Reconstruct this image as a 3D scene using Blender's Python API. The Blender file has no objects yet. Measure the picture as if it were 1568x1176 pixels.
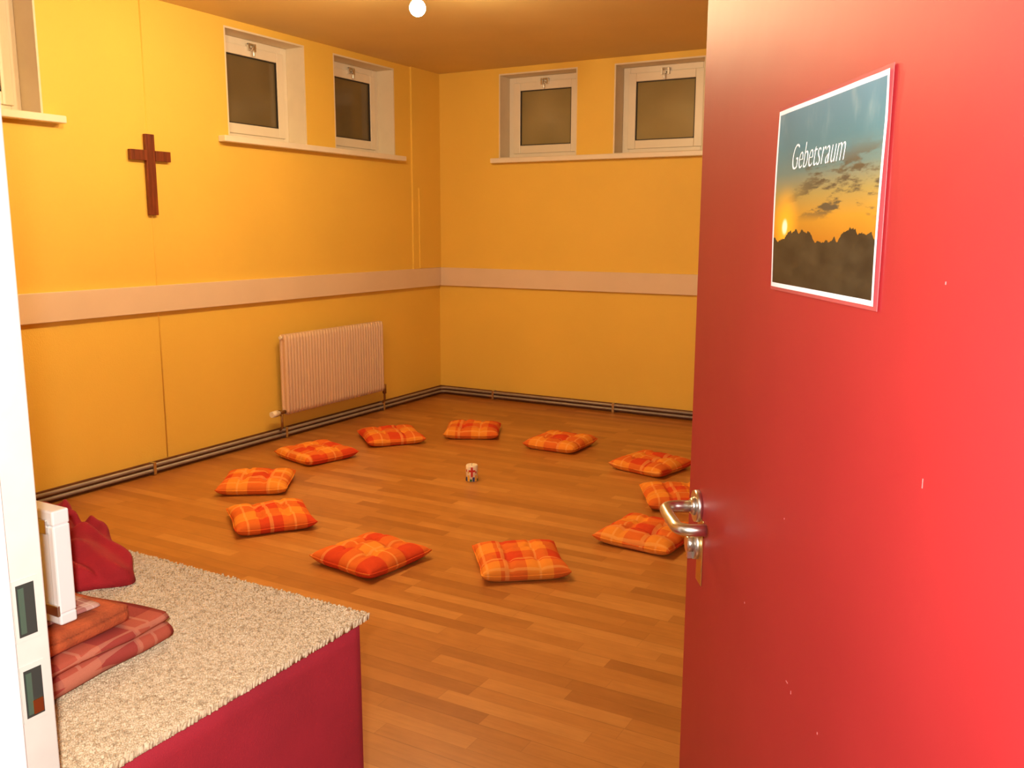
import bpy, bmesh, math, random
import numpy as np
from mathutils import Matrix, Vector, noise as mnoise
random.seed(7)
scene=bpy.context.scene
scene.view_settings.view_transform='Standard'
scene.view_settings.look='None'
XL,YB,ZC=-4.577,6.837,2.818
XR=1.6
YF0,YF1=0.45,0.63

# ------------------------------------------------------------ node helpers
class NT:
    def __init__(s,name):
        s.m=bpy.data.materials.new(name);s.m.use_nodes=True
        s.t=s.m.node_tree;s.b=s.t.nodes['Principled BSDF'];s.co=s.t.nodes.new('ShaderNodeTexCoord')
    def new(s,k): return s.t.nodes.new(k)
    def put(s,sock,v):
        if isinstance(v,bpy.types.NodeSocket): s.t.links.new(v,sock)
        elif isinstance(v,(tuple,list)):
            v=tuple(v)
            if sock.type=='RGBA' and len(v)==3: v=v+(1,)
            sock.default_value=v
        else: sock.default_value=v
    def M(s,op,a,b=0.0,c=None):
        n=s.new('ShaderNodeMath');n.operation=op
        s.put(n.inputs[0],a);s.put(n.inputs[1],b)
        if c is not None: s.put(n.inputs[2],c)
        return n.outputs[0]
    def mix(s,f,a,b,mode='MIX'):
        n=s.new('ShaderNodeMix');n.data_type='RGBA';n.blend_type=mode
        s.put(n.inputs[0],f);s.put(n.inputs[6],a);s.put(n.inputs[7],b)
        return n.outputs[2]
    def xyz(s,v=None):
        n=s.new('ShaderNodeSeparateXYZ');s.put(n.inputs[0],v or s.co.outputs['Object']);return n.outputs
    def comb(s,x,y,z=0.0):
        n=s.new('ShaderNodeCombineXYZ')
        for i,v in enumerate((x,y,z)): s.put(n.inputs[i],v)
        return n.outputs[0]
    def noise(s,scale,vec=None,detail=3,rough=.5):
        n=s.new('ShaderNodeTexNoise');n.inputs['Scale'].default_value=scale
        n.inputs['Detail'].default_value=detail;n.inputs['Roughness'].default_value=rough
        s.put(n.inputs['Vector'],vec or s.co.outputs['Object']);return n.outputs[0]
    def rnd(s,vec):
        n=s.new('ShaderNodeTexWhiteNoise');n.noise_dimensions='3D';s.put(n.inputs['Vector'],vec);return n.outputs[0]
    def ramp(s,f,stops):
        n=s.new('ShaderNodeValToRGB');s.put(n.inputs[0],f);e=n.color_ramp.elements
        while len(e)<len(stops): e.new(.5)
        for i,(p,c) in enumerate(stops): e[i].position=p;e[i].color=tuple(c)+(1,)
        return n.outputs[0]
    def sm(s,v,a,b):
        n=s.new('ShaderNodeMapRange');n.interpolation_type='SMOOTHSTEP'
        s.put(n.inputs[0],v);n.inputs[1].default_value=a;n.inputs[2].default_value=b;return n.outputs[0]
    def bump(s,hgt,strength=.3,dist=.01):
        n=s.new('ShaderNodeBump');n.inputs['Strength'].default_value=strength;n.inputs['Distance'].default_value=dist
        s.put(n.inputs['Height'],hgt);s.t.links.new(n.outputs[0],s.b.inputs['Normal'])
    def fin(s,col,rough=.6,metal=0.0,spec=.5,**k):
        s.put(s.b.inputs['Base Color'],col);s.put(s.b.inputs['Roughness'],rough)
        s.b.inputs['Metallic'].default_value=metal;s.b.inputs['Specular IOR Level'].default_value=spec
        for kk,v in k.items(): s.put(s.b.inputs[kk.replace('_',' ')],v)
        return s.m

def simple(name,col,rough=.5,metal=0.0,spec=.5,var=.08,scale=8,bump=0,bscale=80):
    n=NT(name);f=n.noise(scale)
    dark=tuple(c*(1-var) for c in col);lite=tuple(min(1,c*(1+var)) for c in col)
    c=n.ramp(f,[(.3,dark),(.7,lite)])
    if bump: n.bump(n.noise(bscale),bump,.004)
    return n.fin(c,rough,metal,spec)

M_wall=simple('yellow_wall_paint',(.84,.56,.095),.65,var=.03,scale=1.5,bump=.25,bscale=140)
M_ceil=simple('ceiling_paint',(.74,.58,.25),.8,var=.03,scale=2)
M_hall=simple('hall_wall_paint',(.75,.72,.66),.7,var=.02)
M_white=simple('white_lacquer',(.84,.77,.64),.35,var=.02)
M_rail=simple('rail_lacquer',(.77,.61,.46),.4,var=.03,scale=3)
M_reveal=simple('reveal_paint',(.78,.69,.53),.6,var=.03)
M_rad=simple('radiator_enamel',(.70,.49,.34),.4,var=.02)
M_jamb=simple('jamb_enamel',(.62,.60,.55),.35,var=.04,scale=20)
M_jamb2=simple('jamb_enamel_stop',(.92,.92,.92),.3,var=.01)
M_steel=simple('brushed_steel',(.70,.68,.64),.28,metal=1.0,var=.05,scale=60)
M_pipe=simple('pipe_metal_paint',(.33,.27,.22),.4,metal=.2,var=.1,scale=12)
M_brass=simple('brass',(.70,.47,.15),.35,metal=1.0,var=.1)
M_bronze=simple('bronze_lamp',(.30,.16,.06),.35,metal=.8)
M_dark=simple('hole_shade_and_wick',(.03,.035,.03),.6)  # painted shade of the strike holes, also the wick colour
M_green=simple('strike_green',(.06,.10,.07),.5)
M_skirt=simple('brown_skirting',(.16,.055,.02),.45,var=.2,scale=20)
M_gasket=simple('window_gasket',(.03,.025,.02),.6)
M_plastic=simple('white_plastic',(.80,.82,.84),.3,var=.01)
M_shell=simple('tablecloth_red',(.34,.012,.028),.85,var=.12,scale=6,bump=.25,bscale=500)

def m_glass(name,a,b):
    n=NT(name)
    c=n.ramp(n.noise(2.0,detail=1),[(.3,a),(.7,b)])
    return n.fin(c,.10,spec=.6)
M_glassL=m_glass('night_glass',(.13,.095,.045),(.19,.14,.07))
M_glassB=m_glass('night_glass_painted_light',(.25,.20,.09),(.36,.29,.14))  # same glass; brightness of the back panes painted into the base colour

def m_wood():
    n=NT('cross_wood');x,y,z=n.xyz()
    v=n.comb(n.M('MULTIPLY',x,30),n.M('MULTIPLY',y,60),n.M('MULTIPLY',z,5))
    c=n.ramp(n.noise(1.0,v,5),[(.3,(.10,.018,.006)),(.7,(.24,.05,.015))])
    return n.fin(c,.4)
M_wood=m_wood()

def m_floor():
    n=NT('laminate_floor');x,y,z=n.xyz()
    W,L=.066,.52
    row=n.M('FLOOR',n.M('DIVIDE',y,W))
    r1=n.rnd(n.comb(row,3.3,1.7))
    xo=n.M('ADD',n.M('DIVIDE',x,L),n.M('MULTIPLY',r1,7.31))
    col=n.M('FLOOR',xo)
    r=n.rnd(n.comb(row,col,5.1))
    base=n.ramp(r,[(0,(.37,.140,.031)),(.3,(.44,.177,.039)),(.75,(.49,.205,.048)),(1,(.56,.255,.068))])
    gv=n.comb(n.M('MULTIPLY',x,6),n.M('MULTIPLY',y,70),n.M('MULTIPLY',r,40))
    g=n.noise(1.0,gv,5,.6)
    base=n.mix(.35,base,n.ramp(g,[(.25,(.6,.55,.47)),(.6,(1,1,1))]),'MULTIPLY')
    blot=n.noise(1.0,n.comb(n.M('MULTIPLY',x,9),n.M('MULTIPLY',y,14),n.M('MULTIPLY',r,30)),3)
    base=n.mix(.4,base,n.ramp(blot,[(.3,(.78,.70,.62)),(.7,(1.05,1.05,1.05))]),'MULTIPLY')
    fy=n.M('FRACT',n.M('DIVIDE',y,W*3));seam=n.M('GREATER_THAN',n.M('ABSOLUTE',n.M('SUBTRACT',fy,.5)),.492)
    fs=n.M('FRACT',n.M('DIVIDE',y,W));s2=n.M('GREATER_THAN',n.M('ABSOLUTE',n.M('SUBTRACT',fs,.5)),.48)
    fx=n.M('FRACT',xo);s3=n.M('GREATER_THAN',n.M('ABSOLUTE',n.M('SUBTRACT',fx,.5)),.497)
    sm=n.M('MAXIMUM',n.M('MULTIPLY',seam,.35),n.M('MULTIPLY',n.M('MAXIMUM',s2,s3),.18))
    base=n.mix(sm,base,(.12,.035,.008))
    n.b.inputs['Coat Weight'].default_value=.15;n.b.inputs['Coat Roughness'].default_value=.2
    return n.fin(base,n.M('ADD',.30,n.M('MULTIPLY',g,.12)),spec=.4)
M_floor=m_floor()

def m_door():
    n=NT('red_door_paint')
    f=n.noise(3);c=n.ramp(f,[(.3,(.31,.015,.019)),(.7,(.345,.018,.023))])
    n.bump(n.noise(9,detail=2),.06,.01)
    return n.fin(c,.46,spec=.42)
M_door=m_door()

def m_plaid(name,base,red,lite,per=.20,w=.5,lf=.42):
    n=NT(name);x,y,z=n.xyz()
    oi=n.new('ShaderNodeObjectInfo').outputs['Random']
    def band(v,off,p,w):
        f=n.M('FRACT',n.M('ADD',n.M('DIVIDE',v,p),off))
        return n.M('LESS_THAN',f,w)
    o1=n.M('MULTIPLY',oi,1.7);o2=n.M('MULTIPLY',oi,5.3)
    bx=band(x,o1,per,w);by=band(y,o2,per,w)
    f=n.M('MULTIPLY',n.M('ADD',bx,by),.5)
    c=n.ramp(f,[(0,base),(.5,tuple(a*.42+b*.58 for a,b in zip(base,red))),(1,red)])
    lx=n.M('MAXIMUM',band(x,n.M('ADD',o1,.27),per,.045),band(x,n.M('ADD',o1,.72),per*2,.04))
    ly=n.M('MAXIMUM',band(y,n.M('ADD',o2,.27),per,.045),band(y,n.M('ADD',o2,.72),per*2,.04))
    c=n.mix(n.M('MULTIPLY',n.M('MAXIMUM',lx,ly),lf),c,lite)
    weave=n.noise(900,detail=1)
    c=n.mix(.25,c,n.ramp(weave,[(.35,(.7,.7,.7)),(.65,(1.1,1.1,1.1))]),'MULTIPLY')
    n.bump(weave,.2,.002)
    return n.fin(c,.85,spec=.2)
M_cush=m_plaid('plaid_cushion_fabric',(.80,.27,.032),(.64,.060,.014),(.88,.45,.12),.23)
M_blk1=m_plaid('plaid_blanket_rust',(.46,.10,.06),(.26,.020,.028),(.62,.28,.18),.15)
M_blk2=simple('orange_fleece',(.46,.09,.025),.95,var=.25,scale=25,bump=.4,bscale=250)
M_blk3=m_plaid('plaid_blanket_pale',(.55,.33,.28),(.25,.02,.03),(.75,.6,.5),.05)
M_redbl=simple('crimson_blanket',(.34,.008,.014),.9,var=.2,scale=12,bump=.3,bscale=300)

def m_carpet():
    n=NT('beige_carpet_pile')
    a=n.noise(130,detail=2);b=n.noise(7)
    c=n.ramp(a,[(.3,(.40,.30,.19)),(.45,(.58,.455,.30)),(.65,(.70,.57,.40))])
    c=n.mix(.3,c,n.ramp(b,[(.3,(.86,.84,.80)),(.7,(1.05,1.05,1.05))]),'MULTIPLY')
    return n.fin(c,.95,spec=.1)
M_carpet=m_carpet()

def m_poster():
    n=NT('sunset_poster_print');x,y,z=n.xyz()
    u=n.M('DIVIDE',x,.299);v=n.M('DIVIDE',z,.204)
    sky=n.ramp(v,[(0,(.03,.02,.008)),(.28,(.40,.15,.01)),(.40,(.46,.22,.018)),(.52,(.30,.22,.06)),(.64,(.10,.17,.15)),(.78,(.045,.16,.20)),(1,(.04,.165,.25))])
    cn=n.noise(1.0,n.comb(n.M('MULTIPLY',u,3.2),n.M('MULTIPLY',v,12),2.0),6,.6)
    cm=n.M('MULTIPLY',n.sm(cn,.49,.58),n.M('MULTIPLY',n.sm(v,.36,.44),n.M('SUBTRACT',1,n.sm(v,.62,.76))))
    cm=n.M('MULTIPLY',cm,n.sm(u,.0,.5))
    sky=n.mix(cm,sky,(.07,.055,.03))
    ln=n.noise(1.0,n.comb(n.M('MULTIPLY',u,10),n.M('MULTIPLY',v,3),7.0),4)
    lm=n.M('MULTIPLY',n.sm(ln,.5,.72),n.M('MULTIPLY',n.sm(v,.72,.88),.3))
    sky=n.mix(lm,sky,(.26,.36,.36))
    du=n.M('MULTIPLY',n.M('SUBTRACT',u,.14),1.46);dv=n.M('SUBTRACT',v,.345)
    r=n.M('SQRT',n.M('ADD',n.M('MULTIPLY',du,du),n.M('MULTIPLY',dv,dv)))
    sky=n.mix(n.M('SUBTRACT',1,n.sm(r,.0,.26)),sky,(.95,.42,.02))
    sky=n.mix(n.M('SUBTRACT',1,n.sm(r,.02,.055)),sky,(1,.95,.6))
    def tri(fr,ph):
        f=n.M('FRACT',n.M('ADD',n.M('MULTIPLY',u,fr),ph))
        return n.M('SUBTRACT',1,n.M('MULTIPLY',n.M('ABSOLUTE',n.M('SUBTRACT',f,.5)),2))
    m2=n.noise(1.0,n.comb(n.M('MULTIPLY',u,22),4.3,0.0),4,.7)
    hgt=n.M('ADD',.235,n.M('MULTIPLY',tri(1.9,.93),.075))
    hgt=n.M('ADD',hgt,n.M('MULTIPLY',tri(5.3,.4),.030))
    hgt=n.M('ADD',hgt,n.M('MULTIPLY',tri(13.0,.1),.020))
    hgt=n.M('ADD',hgt,n.M('MULTIPLY',n.M('SUBTRACT',m2,.5),.07))
    mm=n.M('LESS_THAN',v,hgt)
    mcol=n.ramp(n.noise(1.0,n.comb(n.M('MULTIPLY',u,5),n.M('MULTIPLY',v,8),0.0)),[(.3,(.012,.010,.007)),(.7,(.045,.034,.018))])
    c=n.mix(mm,sky,mcol)
    bx=n.M('GREATER_THAN',n.M('ABSOLUTE',n.M('SUBTRACT',u,.5)),.484)
    bz=n.M('GREATER_THAN',n.M('ABSOLUTE',n.M('SUBTRACT',v,.5)),.476)
    c=n.mix(n.M('MAXIMUM',bx,bz),c,(.8,.8,.85))
    return n.fin(c,.4,spec=.3)
M_poster=m_poster()
def emis(name,col,st):
    n=NT(name);n.b.inputs['Emission Strength'].default_value=st
    f=n.noise(5);n.put(n.b.inputs['Emission Color'],n.ramp(f,[(0,col),(1,col)]))
    return n.fin((1,1,1),.5)
M_bulb=emis('halogen_bulb_glow',(1,.80,.45),60)
M_hfill=emis('hall_fill_glow',(1,.86,.68),9)  # glow of the unseen hall light added for the door

# ------------------------------------------------------------ mesh helpers
def box(bm,x0,x1,y0,y1,z0,z1,mi=0,M=None):
    vs=[bm.verts.new((x,y,z)) for x in (x0,x1) for y in (y0,y1) for z in (z0,z1)]
    if M is not None:
        for v in vs: v.co=M@v.co
    fs=[(0,1,3,2),(4,6,7,5),(0,4,5,1),(2,3,7,6),(0,2,6,4),(1,5,7,3)]
    for f in fs:
        fa=bm.faces.new([vs[i] for i in f]);fa.material_index=mi
def cyl(bm,p0,p1,r0,r1=None,seg=24,mi=0,cap=True):
    r1=r0 if r1 is None else r1
    tube(bm,[p0,p1],[r0,r1],seg,mi,cap)
def tube(bm,pts,r,seg=16,mi=0,cap=True):
    pts=[Vector(p) for p in pts];n=len(pts)
    rs=r if isinstance(r,(list,tuple)) else [r]*n
    rings=[];prev=None
    for i,p in enumerate(pts):
        if i==0: t=pts[1]-pts[0]
        elif i==n-1: t=pts[-1]-pts[-2]
        else: t=(pts[i+1]-p).normalized()+(p-pts[i-1]).normalized()
        t.normalize()
        if prev is None:
            a=Vector((0,0,1)) if abs(t.z)<.9 else Vector((1,0,0))
            u=t.cross(a).normalized()
        else:
            u=(prev-t*prev.dot(t)).normalized()
        prev=u;w=t.cross(u)
        rings.append([bm.verts.new(p+(u*math.cos(2*math.pi*k/seg)+w*math.sin(2*math.pi*k/seg))*rs[i]) for k in range(seg)])
    for a,b in zip(rings,rings[1:]):
        for k in range(seg):
            f=bm.faces.new((a[k],a[(k+1)%seg],b[(k+1)%seg],b[k]));f.material_index=mi;f.smooth=True
    if cap:
        f=bm.faces.new(list(reversed(rings[0])));f.material_index=mi
        f=bm.faces.new(rings[-1]);f.material_index=mi
def arc(c,a,b,r,t0,t1,n=8):
    c=Vector(c);a=Vector(a);b=Vector(b)
    return [c+a*math.cos(t0+(t1-t0)*i/n)*r+b*math.sin(t0+(t1-t0)*i/n)*r for i in range(n+1)]
def mk(name,bm,mats,parent=None,bevel=0,loc=None,rotz=0,smooth=False,subsurf=0):
    bmesh.ops.recalc_face_normals(bm,faces=bm.faces)
    me=bpy.data.meshes.new(name);bm.to_mesh(me);bm.free()
    for m in (mats if isinstance(mats,(list,tuple)) else [mats]): me.materials.append(m)
    o=bpy.data.objects.new(name,me);scene.collection.objects.link(o)
    if smooth:
        for p in me.polygons: p.use_smooth=True
    if loc: o.location=loc
    o.rotation_euler[2]=rotz
    if bevel:
        b=o.modifiers.new('bevel','BEVEL');b.width=bevel;b.segments=2;b.limit_method='ANGLE';b.angle_limit=math.radians(50)
    if subsurf:
        s=o.modifiers.new('sub','SUBSURF');s.levels=subsurf;s.render_levels=subsurf
    if parent: o.parent=parent
    return o
def empty(name,loc=(0,0,0),rotz=0):
    e=bpy.data.objects.new(name,None);e.location=loc;e.rotation_euler[2]=rotz;e.empty_display_size=.1
    scene.collection.objects.link(e);return e

# ------------------------------------------------------------ room shell
HY=-1.6
bm=bmesh.new();box(bm,XL-.3,XR+.3,HY,YB+.3,-.1,0);mk('floor',bm,M_floor)
bm=bmesh.new();box(bm,XL-.3,XR+.3,YF0,YB+.3,ZC,ZC+.1);mk('ceiling',bm,M_ceil)
def holes(bm,axis,a0,a1,d0,d1,z1,hs):
    def B(p,q,zl,zh):
        if axis=='y': box(bm,d0,d1,p,q,zl,zh)
        else: box(bm,p,q,d0,d1,zl,zh)
    cur=a0
    for (a,b,zl,zh) in sorted(hs):
        B(cur,a,0,z1)
        if zl>0: B(a,b,0,zl)
        B(a,b,zh,z1);cur=b
    B(cur,a1,0,z1)
    bmesh.ops.remove_doubles(bm,verts=bm.verts,dist=1e-5)
ZW0,ZW1=2.085,2.772
WL=[(1.29,2.04),(2.35,3.10),(4.39,5.14),(5.45,6.20)]
WB=[(-3.96,-3.232),(-2.912,-2.175)]
bm=bmesh.new();holes(bm,'y',YF1-.0,YB,XL-.3,XL,ZC,[(a,b,ZW0,ZW1) for a,b in WL])
box(bm,XL-.01,XL+.016,6.42,YB,1.152,ZC)
tube(bm,[(XL,3.752,.08),(XL,3.752,ZC)],.0045,8)
box(bm,XL+.0,XL+.026,6.50,6.56,1.155,1.84)
mk('wall_left',bm,M_wall)
bm=bmesh.new();holes(bm,'x',XL-.3,XR+.3,YB,YB+.3,ZC,[(a,b,ZW0,ZW1) for a,b in WB]);mk('wall_back',bm,M_wall)
bm=bmesh.new();box(bm,XR,XR+.3,YF1,YB,0,ZC);mk('wall_right',bm,M_wall)
DX0,DX1,DZ=-1.065,.115,2.08
bm=bmesh.new();box(bm,XL-.3,DX0,YF0,YF1,0,ZC);box(bm,DX1,XR+.3,YF0,YF1,0,ZC);box(bm,DX0,DX1,YF0,YF1,DZ,ZC)
mk('wall_front',bm,M_wall)
# hallway behind the camera
bm=bmesh.new();box(bm,-3.2,XR+.3,HY-.1,HY,0,2.6);mk('wall_hall',bm,M_hall)
bm=bmesh.new();box(bm,-3.3,-3.2,HY,YF0-.002,0,2.6);mk('wall_hall_left',bm,M_hall)
bm=bmesh.new();box(bm,XR+.2,XR+.3,HY,YF0-.002,0,2.6);mk('wall_hall_right',bm,M_hall)
bm=bmesh.new();box(bm,-3.3,XR+.3,HY-.1,YF0-.002,2.6,2.7);mk('ceiling_hall',bm,M_hall)
bm=bmesh.new()
bmesh.ops.create_uvsphere(bm,u_segments=32,v_segments=12,radius=.17,matrix=Matrix.Translation((-1.3,-.85,2.57))@Matrix.Diagonal((1,1,.45,1)))
cyl(bm,(-1.3,-.85,2.575),(-1.3,-.85,2.599),.18,mi=1)
mk('hall_fill_light',bm,[M_hfill,M_steel],smooth=True)  # unseen lamp, added to brighten the hall face of the door

bm=bmesh.new();box(bm,XL,XL+.03,YF1+.002,YB,.991,1.151);mk('trim_1',bm,M_rail,bevel=.003)
bm=bmesh.new();box(bm,XL+.031,XR,YB-.03,YB,.991,1.151);mk('trim_2',bm,M_rail,bevel=.003)
bm=bmesh.new();box(bm,XL,XL+.014,YF1+.002,YB,0,.075);mk('baseboard_left',bm,M_skirt,bevel=.003)
bm=bmesh.new();box(bm,XL+.015,XR,YB-.014,YB,0,.075);mk('baseboard_back',bm,M_skirt,bevel=.003)
def hp(z,off):
    r=.06
    return [(XL+off,YF1+.05,z),(XL+off,YB-off-r,z)]+[tuple(p) for p in arc((XL+off+r,YB-off-r,z),(-1,0,0),(0,1,0),r,0,math.pi/2,6)][1:]+[(XR-.05,YB-off,z)]
bm=bmesh.new()
tube(bm,hp(.030,.040),.0105,12);tube(bm,hp(.062,.040),.0105,12)
y=1.3
while y<6.6:
    box(bm,XL+.014,XL+.056,y,y+.02,.004,.080,1);y+=1.15
x=-4.0
while x<1.2:
    box(bm,x,x+.02,YB-.056,YB-.014,.004,.080,1);x+=1.15
mk('heating_pipe',bm,[M_pipe,M_steel])

# ------------------------------------------------------------ windows
def window(name,a,b,wall):
    if wall=='L': T=lambda u,d,z:(XL-d,u,z)
    else: T=lambda u,d,z:(u,YB+d,z)
    e=empty(name,T((a+b)/2,.16,ZW0))
    def part(nm,boxes,mats,bevel=.003,extra=None):
        bm=bmesh.new()
        for bx in boxes:
            u0,u1,d0,d1,z0,z1=bx[:6];mi=bx[6] if len(bx)>6 else 0
            p=T(u0,d0,z0);q=T(u1,d1,z1)
            box(bm,min(p[0],q[0]),max(p[0],q[0]),min(p[1],q[1]),max(p[1],q[1]),z0,z1,mi)
        if extra: extra(bm)
        o=mk(nm,bm,mats,bevel=bevel)
        o.parent=e;o.matrix_parent_inverse=Matrix.Translation(-Vector(e.location))
    D=.16
    part('reveal',[(a,a+.012,0,.20,ZW0,ZW1),(b-.012,b,0,.20,ZW0,ZW1),(a+.012,b-.012,0,.20,ZW1-.012,ZW1),(a+.012,b-.012,0,.20,ZW0,ZW0+.006)],M_reveal,0)
    a1,b1,z0,z1=a+.013,b-.013,ZW0+.007,ZW1-.013
    w=.058
    part('frame',[(a1,a1+w,D,D+.06,z0,z1),(b1-w,b1,D,D+.06,z0,z1),(a1+w,b1-w,D,D+.06,z0,z0+w-.008),(a1+w,b1-w,D,D+.06,z1-w,z1)],M_white,.004)
    s0,s1,t0,t1=a1+w-.012,b1-w+.012,z0+w-.020,z1-w+.012
    w2=.066;E=D-.014
    part('sash',[(s0,s0+w2,E,E+.05,t0,t1),(s1-w2,s1,E,E+.05,t0,t1),(s0+w2,s1-w2,E,E+.05,t0,t0+w2),(s0+w2,s1-w2,E,E+.05,t1-w2,t1)],M_white,.005)
    gl,gr,gb,gt=s0+w2,s1-w2,t0+w2,t1-w2
    part('gasket',[(gl,gl+.007,E+.006,E+.03,gb,gt),(gr-.007,gr,E+.006,E+.03,gb,gt),(gl,gr,E+.006,E+.03,gb,gb+.007),(gl,gr,E+.006,E+.03,gt-.007,gt)],M_gasket,0)
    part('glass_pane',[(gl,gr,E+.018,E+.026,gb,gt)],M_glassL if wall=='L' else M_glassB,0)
    c=(a+b)/2;zt=t1-.015
    def lat(bm):
        cyl(bm,T(c,E,zt),T(c,E-.035,zt),.011,mi=0)
        cyl(bm,T(c,E-.030,zt+.012),T(c,E-.030,zt-.05),.006,mi=0)
        cyl(bm,T(c-.035,E-.012,zt+.03),T(c+.035,E-.012,zt+.03),.006)
    part('latch',[(c-.035,c-.02,E-.02,E,zt-.015,zt+.035),(c+.02,c+.035,E-.02,E,zt-.015,zt+.035)],M_steel,.001,lat)
for i,(a,b) in enumerate(WL): window('window_%d'%(i+1),a,b,'L')
for i,(a,b) in enumerate(WB): window('window_%d'%(i+5),a,b,'B')
bm=bmesh.new();box(bm,XL,XL+.065,4.30,6.27,2.043,2.083);mk('trim_3',bm,M_white,bevel=.006)
bm=bmesh.new();box(bm,XL,XL+.065,1.15,3.19,2.043,2.083);mk('trim_4',bm,M_white,bevel=.006)
bm=bmesh.new();box(bm,-4.01,-1.9,YB-.065,YB,2.043,2.083);mk('trim_5',bm,M_white,bevel=.006)

# ------------------------------------------------------------ radiators
def radiator(name,y0,y1,z0=.175,z1=.765):
    e=empty(name,(XL+.09,(y0+y1)/2,z0))
    inv=Matrix.Translation(-Vector(e.location))
    def P(nm,bm,m,**k):
        o=mk(nm,bm,m,**k);o.parent=e;o.matrix_parent_inverse=inv;return o
    xa,xb=XL+.05,XL+.115
    bm=bmesh.new();n=36;w=(y1-y0)/n
    for i in range(n):
        c=y0+w*(i+.5);hw=w*.455
        for (xx) in (xb-.012,xa+.012):
            k=-.006 if xx>XL+.08 else .006
            tube(bm,[(xx+k,c,z0+.012),(xx,c,z0+.045),(xx,c,z1-.045),(xx+k,c,z1-.012)],[hw*.9,hw,hw,hw*.9],10)
    P('columns',bm,M_rad)
    bm=bmesh.new()
    box(bm,xa+.012,xb-.012,y0+.004,y1-.004,z0+.008,z0+.05)
    box(bm,xa+.012,xb-.012,y0+.004,y1-.004,z1-.05,z1-.008)
    box(bm,xa+.018,xb-.016,y0+.01,y1-.01,z0+.04,z1-.04)
    P('headers',bm,M_rad,bevel=.008)
    bm=bmesh.new()
    for yy in (y0+.2,y1-.2): box(bm,XL+.001,xa+.03,yy-.015,yy+.015,z1-.15,z1-.1)
    P('wall_brackets',bm,M_rad)
    xm=(xa+xb)/2
    bm=bmesh.new()
    cyl(bm,(xm,y0+.01,z0+.03),(xm,y0-.05,z0+.03),.013,mi=0)
    cyl(bm,(xm,y0-.045,z0+.03),(xm,y0-.055,z0+.03),.020,.020,mi=0)
    cyl(bm,(xm,y0-.055,z0+.03),(xm,y0-.075,z0+.03),.016,mi=1)
    cyl(bm,(xm,y0-.075,z0+.03),(xm,y0-.13,z0+.03),.024,.021,mi=1)
    tube(bm,[(xm,y0-.03,z0+.03),(xm,y0-.03,.10),(XL+.062,y0-.03,.075)],.009,10,0)
    tube(bm,[(xm,y1-.01,z0+.03),(xm,y1+.025,z0+.03),(xm,y1+.035,z0+.01),(xm,y1+.035,.10),(XL+.062,y1+.035,.076)],.009,10,0)
    cyl(bm,(xm,y1+.035,z0+.055),(xm,y1+.035,z0-.02),.016,mi=0)
    cyl(bm,(xm-.008,y1-.005,z1-.03),(xm-.008,y1+.012,z1-.03),.012,mi=0)
    cyl(bm,(xm-.008,y0+.005,z1-.03),(xm-.008,y0-.012,z1-.03),.012,mi=1)
    P('valve',bm,[M_bronze,M_white])
radiator('radiator',4.715,5.845)
radiator('radiator',1.62,2.765)

# ------------------------------------------------------------ cross
bm=bmesh.new()
box(bm,XL+.002,XL+.026,3.717,3.780,1.570,2.040)
box(bm,XL+.004,XL+.030,3.605,3.716,1.886,1.946);box(bm,XL+.004,XL+.030,3.781,3.890,1.886,1.946)
mk('wooden_cross',bm,M_wood,bevel=.002)

# ------------------------------------------------------------ ceiling lamp
e=empty('ceiling_spotlight_bar',(-2.955,3.5,ZC))
inv=Matrix.Translation(-Vector(e.location))
def EP(nm,bm,m,**k):
    o=mk(nm,bm,m,**k);o.parent=e;o.matrix_parent_inverse=inv
bm=bmesh.new()
tube(bm,[(-2.955,2.75,ZC-.055),(-2.955,4.08,ZC-.055)],.012,12)
cyl(bm,(-2.955,3.45,ZC),(-2.955,3.45,ZC-.03),.06);cyl(bm,(-2.955,3.45,ZC-.02),(-2.955,3.45,ZC-.055),.012)
heads=[((-2.955,4.07),(-2.972,4.25,2.682),(.35,-.45,-.4)),((-2.955,3.45),(-2.90,3.40,2.715),(.5,-.3,-.8)),((-2.955,2.80),(-3.0,2.72,2.715),(-.4,-.3,-.8))]
bulbs=[]
for (xy,k,dr) in heads:
    p=Vector((xy[0],xy[1],ZC-.06));k=Vector(k);dr=Vector(dr).normalized()
    a=k-dr*.03;b=k+dr*.004
    tube(bm,[p,a],.010,8);cyl(bm,a-dr*.012,a,.014,.018,seg=20);cyl(bm,a,b,.018,.034,seg=24,cap=False)
    bulbs.append((k+dr*.024,dr))
EP('bar_and_heads',bm,M_bronze)
bm=bmesh.new()
for (c,dr) in bulbs:
    bmesh.ops.create_uvsphere(bm,u_segments=20,v_segments=12,radius=.044,matrix=Matrix.Translation(c))
EP('bulbs',bm,M_bulb,smooth=True)
for i,(c,dr) in enumerate(bulbs):
    l=bpy.data.lights.new('spot_glow','POINT');l.energy=41;l.color=(1,.72,.40);l.shadow_soft_size=.035
    o=bpy.data.objects.new('spot_glow_%d'%i,l);o.location=c+dr*.085;scene.collection.objects.link(o)
    o.parent=e;o.matrix_parent_inverse=inv

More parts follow.
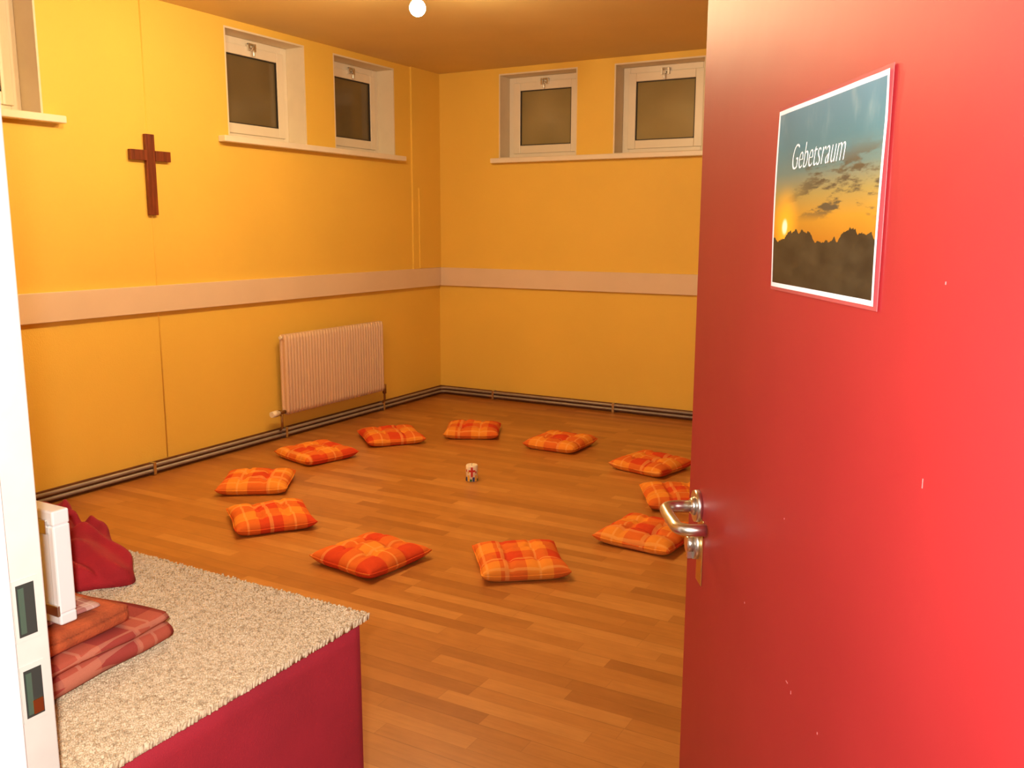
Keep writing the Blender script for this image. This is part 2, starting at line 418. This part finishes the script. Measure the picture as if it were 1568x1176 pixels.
# ------------------------------------------------------------ cushions
def cushion(x,y,rot,size=.40,seed=0):
    n=48;bm=bmesh.new()
    a=size/2;T=.050;off=Vector((seed*3.1,seed*1.7,0));ZB=.030
    def prof(u,v,top):
        c=(abs(u)*abs(v))**5
        px=u*(1-.045*(1-v*v))*(1-.015*c);py=v*(1-.045*(1-u*u))*(1-.015*c)
        e=max(0,(1-abs(u)**5)*(1-abs(v)**5))**.5
        wob=mnoise.noise(Vector((u*1.6,v*1.6,0))+off)
        if top:
            z=T*e*(1+.22*wob)
            cr=max(math.exp(-(abs(abs(u)-.34)**2)/.005),math.exp(-(abs(abs(v)-.34)**2)/.005))
            z*=1-.22*cr
            for du in (-.34,.34):
                for dv in (-.34,.34):
                    r2=(u-du)**2+(v-dv)**2
                    z-=T*.62*math.exp(-r2/.012)*e
            z+=.003*mnoise.noise(Vector((u*5,v*5,1))+off)*e
            z+=.010*(abs(u*v))**3
            z=ZB+z
        else: z=ZB-(ZB-.0005)*min(1,e*1.5)+.006*(abs(u*v))**3
        return (px*a+.005*wob,py*a+.005*mnoise.noise(Vector((v*1.6,u*1.6,4))+off),z)
    def cc(i):
        t=i/n*2-1;return math.copysign(1-(1-abs(t))**1.6,t)
    top={};bot={}
    for i in range(n+1):
        for j in range(n+1):
            u,v=cc(i),cc(j)
            top[i,j]=bm.verts.new(prof(u,v,True))
            if 0<i<n and 0<j<n: bot[i,j]=bm.verts.new(prof(u,v,False))
            else: bot[i,j]=top[i,j]
    for i in range(n):
        for j in range(n):
            bm.faces.new((top[i,j],top[i+1,j],top[i+1,j+1],top[i,j+1]))
            vs=(bot[i,j],bot[i,j+1],bot[i+1,j+1],bot[i+1,j])
            try: bm.faces.new(vs)
            except ValueError: pass
    ring=[prof(-1+2*k/20,-1,True) for k in range(20)]+[prof(1,-1+2*k/20,True) for k in range(20)]+[prof(1-2*k/20,1,True) for k in range(20)]+[prof(-1,1-2*k/20,True) for k in range(21)]
    tube(bm,ring,.004,8)
    for du in (-.34,.34):
        for dv in (-.34,.34):
            p=Vector(prof(du,dv,True));bmesh.ops.create_uvsphere(bm,u_segments=8,v_segments=6,radius=.007,matrix=Matrix.Translation(p))
    return mk('seat_cushion',bm,M_cush,loc=(x,y,.001),rotz=math.radians(rot),smooth=True)
CU=[(-3.835,5.085,50,.41),(-3.43,5.54,27,.40),(-2.70,5.52,-1,.39),(-1.94,5.28,-13,.39),(-1.55,4.69,29,.40),
    (-1.48,4.01,-5,.40),(-1.85,3.385,38,.39),(-2.475,3.11,-8,.39),(-3.26,3.29,53,.40),(-3.80,3.735,35,.40),(-3.965,4.44,75,.40)]
for i,(x,y,r,s) in enumerate(CU): cushion(x,y,r,s,i+1)

# ------------------------------------------------------------ candle
ce=empty('pillar_candle',(-2.778,4.475,0),math.radians(32))
bm=bmesh.new();R=.036;Hc=.100
prof=[(0,.001),(R-.003,.001),(R,.004),(R,Hc-.006),(R-.003,Hc),(R-.008,Hc),(.012,Hc-.006),(0,Hc-.007)]
def lathe(bm,prof,seg=40,mi=0):
    rings=[]
    for r,z in prof:
        if r<1e-6: rings.append([bm.verts.new((0,0,z))])
        else: rings.append([bm.verts.new((r*math.cos(2*math.pi*k/seg),r*math.sin(2*math.pi*k/seg),z)) for k in range(seg)])
    for a,b in zip(rings,rings[1:]):
        for k in range(seg):
            k2=(k+1)%seg
            if len(a)==1: f=bm.faces.new((a[0],b[k],b[k2]))
            elif len(b)==1: f=bm.faces.new((a[k],a[k2],b[0]))
            else: f=bm.faces.new((a[k],a[k2],b[k2],b[k]))
            f.material_index=mi;f.smooth=True
lathe(bm,prof)
tube(bm,[(0,0,Hc-.008),(0,0,Hc+.002),(.003,0,Hc+.009)],.0012,6,1)
M_wax=simple('candle_wax',(.85,.74,.58),.45);mats=[M_wax,M_dark]
mk('wax',bm,mats,ce)
def decal(polys,name,mats):
    bm=bmesh.new()
    for (u0,u1,z0,z1,mi) in polys:
        n=6;r=R+.0012
        g=[[bm.verts.new((r*math.sin((u0+(u1-u0)*k/n)/R),-r*math.cos((u0+(u1-u0)*k/n)/R),z)) for k in range(n+1)] for z in (z0,z1)]
        for k in range(n):
            f=bm.faces.new((g[0][k],g[0][k+1],g[1][k+1],g[1][k]));f.material_index=mi;f.smooth=True
    return mk(name,bm,mats,ce)
mr=simple('wax_red',(.55,.02,.01),.5);mg=simple('wax_green',(.03,.14,.03),.5);mb=simple('wax_blue',(.03,.05,.2),.5);my=simple('wax_yellow',(.8,.45,.05),.5)
P=[(-.006,.006,.032,.092,0),(-.020,-.006,.062,.074,0),(.006,.020,.062,.074,0)]
for k in range(14):
    u=-.105+k*.0155
    P.append((u,u+.013,.004,.018+.012*((k*7)%3),1+(k%3)))
    if abs(u+.006)>.02: P.append((u+.002,u+.010,.045+.008*((k*5)%3),.056+.01*((k*5)%3),(k%2)*3))
decal(P,'wax_decoration',[mr,mg,mb,my])

# ------------------------------------------------------------ table with cloth and carpet
TX0,TX1,TY0,TY1,TZ=-2.75,-1.070,.665,1.325,.735
te=empty('draped_table',((TX0+TX1)/2,(TY0+TY1)/2,0));inv=Matrix.Translation(-Vector(te.location))
def TP(nm,bm,m,**k):
    o=mk(nm,bm,m,**k);o.parent=te;o.matrix_parent_inverse=inv;return o
bm=bmesh.new();box(bm,TX0+.02,TX1-.02,TY0+.02,TY1-.02,TZ-.035,TZ-.006);TP('tabletop',bm,M_skirt,bevel=.003)
bm=bmesh.new()
for x in (TX0+.08,TX1-.08):
    for y in (TY0+.08,TY1-.08): box(bm,x-.02,x+.02,y-.02,y+.02,0,TZ-.036)
TP('legs',bm,M_steel,bevel=.003)
bm=bmesh.new()
x0,x1,y0,y1=TX0+.006,TX1-.004,TY0+.006,TY1-.004;r=.012
segs=[((x1,y0+r),(x1,y1-r)),((x1-r,y1),(x0+r,y1)),((x0,y1-r),(x0,y0+r)),((x0+r,y0),(x1-r,y0))]
pts=[];nrm=[]
for (p,q),nn in zip(segs,[(1,0),(0,1),(-1,0),(0,-1)]):
    L=math.dist(p,q);m=max(4,int(L/.018))
    for k in range(m+1):
        f=k/m;pts.append((p[0]+(q[0]-p[0])*f,p[1]+(q[1]-p[1])*f));nrm.append(nn)
rows=[];NZ=20
for iz in range(NZ+1):
    z=TZ-(TZ-.004)*iz/NZ;ring=[]
    for i,((x,y),nn) in enumerate(zip(pts,nrm)):
        s=x+y;f=(iz/NZ);amp=.014*f**1.1
        d=amp*(math.sin(s*13+1.2*mnoise.noise(Vector((s*2,0,0))))+.6*math.sin(s*29+2))+.010*f*mnoise.noise(Vector((x*3,y*3,z*2)))
        d=d*.8+.004*f
        if nn==(0,-1): d=-abs(d)*.2
        ring.append(bm.verts.new((x+nn[0]*d,y+nn[1]*d,z)))
    rows.append(ring)
for a,b in zip(rows,rows[1:]):
    n=len(a)
    for k in range(n):
        f=bm.faces.new((a[k],a[(k+1)%n],b[(k+1)%n],b[k]));f.smooth=True
bm.faces.new(rows[0])
TP('tablecloth',bm,M_shell)
rng=np.random.default_rng(3)
def carpet():
    x0,x1,y0,y1=TX0+.35,TX1+.004,TY0+.005,TY1+.004;z0=TZ+.002
    sp=.0040
    xs=np.arange(x0,x1,sp);ys=np.arange(y0,y1,sp)
    X,Y=np.meshgrid(xs,ys);X=X.ravel();Y=Y.ravel();n=len(X)
    X=X+rng.normal(0,.0012,n);Y=Y+rng.normal(0,.0012,n)
    lean=rng.normal(0,.0014,(n,2));hh=.0128+rng.uniform(0,.0018,n);r=.0026+rng.uniform(0,.0008,n)
    ang=rng.uniform(0,6.28,n)
    edge=np.clip((X-(x1-.010))/.010,0,1);lean[:,0]+=edge*.004
    edge=np.clip((Y-(y1-.010))/.010,0,1);lean[:,1]+=edge*.004
    V=np.zeros((n,8,3))
    for k in range(4):
        a=ang+k*math.pi/2
        V[:,k,0]=X+r*np.cos(a);V[:,k,1]=Y+r*np.sin(a);V[:,k,2]=z0
        V[:,4+k,0]=X+lean[:,0]+.85*r*np.cos(a);V[:,4+k,1]=Y+lean[:,1]+.85*r*np.sin(a);V[:,4+k,2]=z0+hh*.93
    T=np.zeros((n,1,3));T[:,0,0]=X+lean[:,0]*1.1;T[:,0,1]=Y+lean[:,1]*1.1;T[:,0,2]=z0+hh
    V=np.concatenate([V,T],1)
    base=(np.arange(n)*9)[:,None]
    q=np.array([[0,1,5,4],[1,2,6,5],[2,3,7,6],[3,0,4,7]]);t=np.array([[4,5,8],[5,6,8],[6,7,8],[7,4,8]])
    Q=(base[:,:,None]+q[None]).reshape(-1,4);Tt=(base[:,:,None]+t[None]).reshape(-1,3)
    verts=V.reshape(-1,3)
    nb=len(verts)
    zt=z0+.0112
    bv=np.array([[x0,y0,z0],[x1,y0,z0],[x1,y1,z0],[x0,y1,z0],[x0,y0,zt],[x1,y0,zt],[x1,y1,zt],[x0,y1,zt]])
    verts=np.vstack([verts,bv])
    faces=Q.tolist()+Tt.tolist()+[[nb+i for i in f] for f in ([0,3,2,1],[4,5,6,7],[0,1,5,4],[1,2,6,5],[2,3,7,6],[3,0,4,7])]
    me=bpy.data.meshes.new('carpet');me.from_pydata(verts.tolist(),[],faces);me.materials.append(M_carpet)
    o=bpy.data.objects.new('carpet',me);scene.collection.objects.link(o)
    me.polygons.foreach_set('use_smooth',[True]*len(me.polygons))
carpet()
CZ=TZ+.018

# ------------------------------------------------------------ blankets on table
def folded(name,x0,x1,y0,y1,z0,layers,th,mat,seed=0,rot=0):
    bm=bmesh.new();off=Vector((seed*5.3,seed*2.1,0))
    line=[];w=(x1-x0)/2
    for l in range(layers):
        z=th*(l+.5)
        ext=w-.006*((l*7+seed)%3)
        xs=[-ext+2*ext*k/12 for k in range(13)]
        if l%2==1: xs=xs[::-1]
        line+= [(x,z) for x in xs]
        if l<layers-1:
            s=1 if l%2==0 else -1
            for k in range(1,6):
                t=-math.pi/2+math.pi*k/6
                line.append((s*(ext+math.cos(t)*th*.5),z+th*.5+math.sin(t)*th*.5))
    ny=22;hw=(y1-y0)/2;rows=[];half=th*.47
    P=[Vector((x,0,z)) for x,z in line];N=[]
    for i in range(len(P)):
        t=(P[min(i+1,len(P)-1)]-P[max(i-1,0)]).normalized();N.append(Vector((-t.z,0,t.x)))
    loop=[p+n*half for p,n in zip(P,N)]+[P[-1]+(P[-1]-P[-2]).normalized()*half]+[p-n*half for p,n in reversed(list(zip(P,N)))]+[P[0]-(P[1]-P[0]).normalized()*half]
    for j in range(ny+1):
        v=-1+2*j/ny;yy=v*hw;row=[]
        for q in loop:
            nz=mnoise.noise(Vector((q.x*6,yy*6,q.z*14))+off)
            nx=mnoise.noise(Vector((q.x*5,yy*9,q.z*18+9))+off)
            puff=1+.10*nz*(1 if q.z>th*.3 else 0)
            row.append(bm.verts.new((q.x+.014*nx,yy+.010*mnoise.noise(Vector((q.x*7,3,q.z*20))+off),max(.0,q.z*puff))))
        rows.append(row)
    for a,b in zip(rows,rows[1:]):
        n=len(a)
        for k in range(n): bm.faces.new((a[k],a[(k+1)%n],b[(k+1)%n],b[k]))
    bm.faces.new(rows[0]);bm.faces.new(list(reversed(rows[-1])))
    return mk(name,bm,mat,loc=((x0+x1)/2,(y0+y1)/2,z0),rotz=rot,smooth=True)
folded('folded_blanket',-1.72,-1.295,.74,1.025,CZ+.001,3,.018,M_blk1,1,math.radians(7))
folded('folded_blanket',-1.72,-1.315,.76,.965,CZ+.058,2,.016,M_blk2,2,math.radians(4))
folded('folded_blanket',-1.70,-1.36,.79,.95,CZ+.093,1,.008,M_blk3,3,math.radians(-2))

def crumple():
    bm=bmesh.new();cx,cy=-1.83,1.165;rx,ry=.230,.125
    n=90;g={}
    for i in range(n+1):
        for j in range(n+1):
            u=-1+2*i/n;v=-1+2*j/n
            X=u*math.sqrt(1-v*v/2);Y=v*math.sqrt(1-u*u/2);r=min(1,math.hypot(X,Y));th=math.atan2(Y,X)
            lob=1+.08*math.sin(3*th+1)+.05*math.sin(7*th)
            h=(1-r**3.2)**.55 if r<1 else 0
            top=.115-.045*X
            w1=4*mnoise.noise(Vector((X*1.5,Y*1.5,0)));w2=3*mnoise.noise(Vector((X*2,Y*2,5)))
            fold=.014*math.sin(9*X+5*Y+w1)+.010*math.sin(15*Y-6*X+w2)+.006*math.sin(24*X+10*Y+2*w1)
            z=h*(top+fold)+.002
            bul=1+.05*math.sin(z*60+w1)*r
            g[i,j]=bm.verts.new((cx+X*rx*lob*bul,cy+Y*ry*lob*bul,CZ+z))
    for i in range(n):
        for j in range(n): bm.faces.new((g[i,j],g[i+1,j],g[i+1,j+1],g[i,j+1]))
    per=[g[i,0] for i in range(n)]+[g[n,j] for j in range(n)]+[g[i,n] for i in range(n,0,-1)]+[g[0,j] for j in range(n,0,-1)]
    bm.faces.new(per[::-1])
    mk('crumpled_blanket',bm,M_redbl,smooth=True)
crumple()
be=empty('white_plastic_box',(-1.54,.868,CZ+.103),0)
bm=bmesh.new()
hx,hy,hz=.215,.012,.190
box(bm,-hx,hx,-hy,hy,0,hz);mk('body',bm,M_plastic,be,bevel=.008)
bm=bmesh.new()
for (a,b,c,d) in ((-hx-.003,hx+.003,hz-.022,hz+.003),(-hx-.003,hx+.003,-.001,.018)): box(bm,a,b,-hy-.003,hy+.003,c,d)
box(bm,-hx-.003,-hx+.014,-hy-.003,hy+.003,.018,hz-.022);box(bm,hx-.014,hx+.003,-hy-.003,hy+.003,.018,hz-.022)
mk('rim',bm,M_plastic,be,bevel=.003)
bm=bmesh.new()
box(bm,hx-.045,hx-.010,-hy-.008,-hy-.003,hz-.035,hz-.012);box(bm,hx-.03,hx+.004,-hy-.008,-hy-.003,.016,.034)
mk('clips',bm,M_steel,be,bevel=.001)

# ------------------------------------------------------------ door frame
fe=empty('trim_6',(-1.03,.55,0));inv=Matrix.Translation(-Vector(fe.location))
def FP(nm,bm,m,**k):
    o=mk(nm,bm,m,**k);o.parent=fe;o.matrix_parent_inverse=inv;return o
JX=-1.022
bm=bmesh.new();box(bm,DX0,JX,.590,YF1+.012,0,DZ);box(bm,DX0,JX+.017,.44,.590,0,DZ,1)
box(bm,-1.12,DX0,.43,YF0,0,DZ+.06,1);box(bm,-1.12,DX0,YF1,YF1+.012,0,DZ+.06)
FP('strike_jamb',bm,[M_jamb,M_jamb2],bevel=.002)
bm=bmesh.new();box(bm,.07,DX1,.592,YF1+.012,0,DZ);box(bm,.055,DX1,.44,.592,0,DZ)
box(bm,JX+.001,.069,.592,YF1+.012,DZ-.04,DZ);box(bm,JX+.018,.054,.44,.592,DZ-.055,DZ)
FP('hinge_jamb_and_head',bm,M_jamb,bevel=.002)
bm=bmesh.new()
for z0,z1 in ((1.008,1.074),(.902,.964)):
    box(bm,JX-.0005,JX+.0015,.600,.632,z0-.006,z1+.006,0)
    box(bm,JX+.0016,JX+.0022,.604,.627,z0,z1,1)  # dark slab on the plate, painting in the shade of the hole
    box(bm,JX+.0023,JX+.0032,.606,.613,z0+.004,z1-.004,2)
box(bm,JX+.0023,JX+.0040,.612,.625,.905,.923,3)
FP('strike_plates',bm,[M_jamb,M_dark,M_green,M_brass])

# ------------------------------------------------------------ red door
ang=math.atan2(-.860,.5105)
de=empty('door_1',(-.452,1.440,0),ang)
DW=1.0
bm=bmesh.new();box(bm,-.030,DW-.01,0,.04,.008,2.05);mk('leaf',bm,M_door,de,bevel=.0015)
bm=bmesh.new();box(bm,-.042,-.024,.018,.0425,.008,2.05);mk('rebate_lip',bm,M_door,de,bevel=.001)
def lever(sgn,name):
    y0=0 if sgn<0 else .04
    Y=lambda d:y0+sgn*d
    s=.045;z=1.050
    bm=bmesh.new()
    cyl(bm,(s,Y(0),z),(s,Y(.009),z),.027,.026,32);cyl(bm,(s,Y(.009),z),(s,Y(.016),z),.016,.012,24)
    path=[(s,Y(.014),z),(s,Y(.038),z)]
    path+=[tuple(p) for p in arc((s+.022,Y(.038),z),(-1,0,0),(0,sgn,0),.022,0,math.pi/2,8)][1:]
    path+=[(s+.060,Y(.061),z),(s+.095,Y(.060),z)]
    path+=[tuple(p) for p in arc((s+.100,Y(.038),z),(0,sgn,0),(1,0,0),.022,0,math.pi*.5,8)][1:]
    path+=[(s+.122,Y(.018),z)]
    tube(bm,path,[.0095]*len(path),18)
    z2=.985
    cyl(bm,(s,Y(0),z2),(s,Y(.010),z2),.026,.025,32);cyl(bm,(s,Y(.010),z2),(s,Y(.020),z2),.014,.0135,24)
    box(bm,s-.005,s+.005,min(Y(.010),Y(.018)),max(Y(.010),Y(.018)),z2-.024,z2)
    mk(name,bm,M_steel,de)
lever(-1,'lever_handle_hall');lever(1,'lever_handle_room')
bm=bmesh.new()
box(bm,.046,.082,-.0022,-.0002,.925,1.035);mk('brass_plate',bm,M_brass,de,bevel=.0008)
bm=bmesh.new()
for z in (.25,1.0,1.8): cyl(bm,(DW+.004,-.004,z),(DW+.004,-.004,z+.10),.008,mi=0)
mk('hinges',bm,M_steel,de)
M_chip=simple('paint_chip',(.50,.14,.14),.7)
bm=bmesh.new()
for s,z,a,b in ((.46,1.165,.0007,.0008),(.50,.980,.003,.0007),(.515,.975,.0007,.002),(.60,.975,.0008,.0012),(.78,1.30,.0005,.004),(.79,1.46,.0006,.0012),(.70,.90,.0006,.002),(.32,1.0,.0007,.0012),(.56,.85,.0006,.002)):
    box(bm,s-a,s+a,-.0003,.001,z-b,z+b)
mk('paint_chips',bm,M_chip,de)
pe=empty('poster',(0,0,0))
mw=Matrix.Translation((-.452,1.440,0))@Matrix.Rotation(ang,4,'Z')@Matrix.Translation((.373,-.0015,1.432))
pe.matrix_world=mw
bm=bmesh.new();nn=24;g={}
for i in range(nn+1):
    for j in range(nn+1):
        u=i/nn;v=j/nn
        d=.0012*math.sin(u*7+v*3)*((2*abs(u-.5))**2)
        g[i,j]=bm.verts.new((u*.299,-.0012-abs(d)*1.5,v*.204))
for i in range(nn):
    for j in range(nn): bm.faces.new((g[i,j],g[i+1,j],g[i+1,j+1],g[i,j+1]))
mk('print',bm,M_poster,pe,smooth=True)
M_lam=simple('laminate_film',(.42,.07,.08),.25)
bm=bmesh.new();box(bm,-.004,.303,-.0006,0,-.004,.208);mk('laminate',bm,M_lam,pe)
M_txt=simple('white_ink',(.85,.85,.85),.5)
tc=bpy.data.curves.new('lettering','FONT');tc.body='Gebetsraum';tc.size=.034;tc.shear=.4;tc.extrude=.0001
tc.space_character=1.02;tc.offset=-.0007
tc.materials.append(M_txt)
to=bpy.data.objects.new('lettering',tc);scene.collection.objects.link(to);to.parent=pe
to.location=(.060,-.0048,.133);to.rotation_euler=(math.radians(90),0,0);to.scale=(.90,1.2,1)

# ------------------------------------------------------------ camera, flash, world
yaw,pitch,roll=.5100,.1709,.0033
F=Vector((-math.sin(yaw)*math.cos(pitch),math.cos(yaw)*math.cos(pitch),-math.sin(pitch)))
R=Vector((math.cos(yaw),math.sin(yaw),0));U=R.cross(F)
R2=R*math.cos(roll)+U*math.sin(roll);U2=-R*math.sin(roll)+U*math.cos(roll)
cam=bpy.data.cameras.new('camera');co=bpy.data.objects.new('camera',cam);scene.collection.objects.link(co)
mat=Matrix((R2,U2,-F)).transposed().to_4x4();mat.translation=Vector((0,0,1.5))
co.matrix_world=mat
cam.sensor_width=36;cam.lens=1381.74/1568*36;cam.clip_start=.02
scene.camera=co
fl=bpy.data.lights.new('camera_flash','AREA');fl.shape='RECTANGLE';fl.size=.035;fl.size_y=.02;fl.energy=40;fl.color=(1,.94,.86)
fo=bpy.data.objects.new('camera_flash',fl);scene.collection.objects.link(fo)
m2=mat.copy();m2.translation=Vector((0,0,1.5))-R*.035+U*.045
fo.matrix_world=m2
w=bpy.data.worlds.new('world');scene.world=w;w.use_nodes=True
w.node_tree.nodes['Background'].inputs[0].default_value=(.02,.03,.05,1);w.node_tree.nodes['Background'].inputs[1].default_value=.3
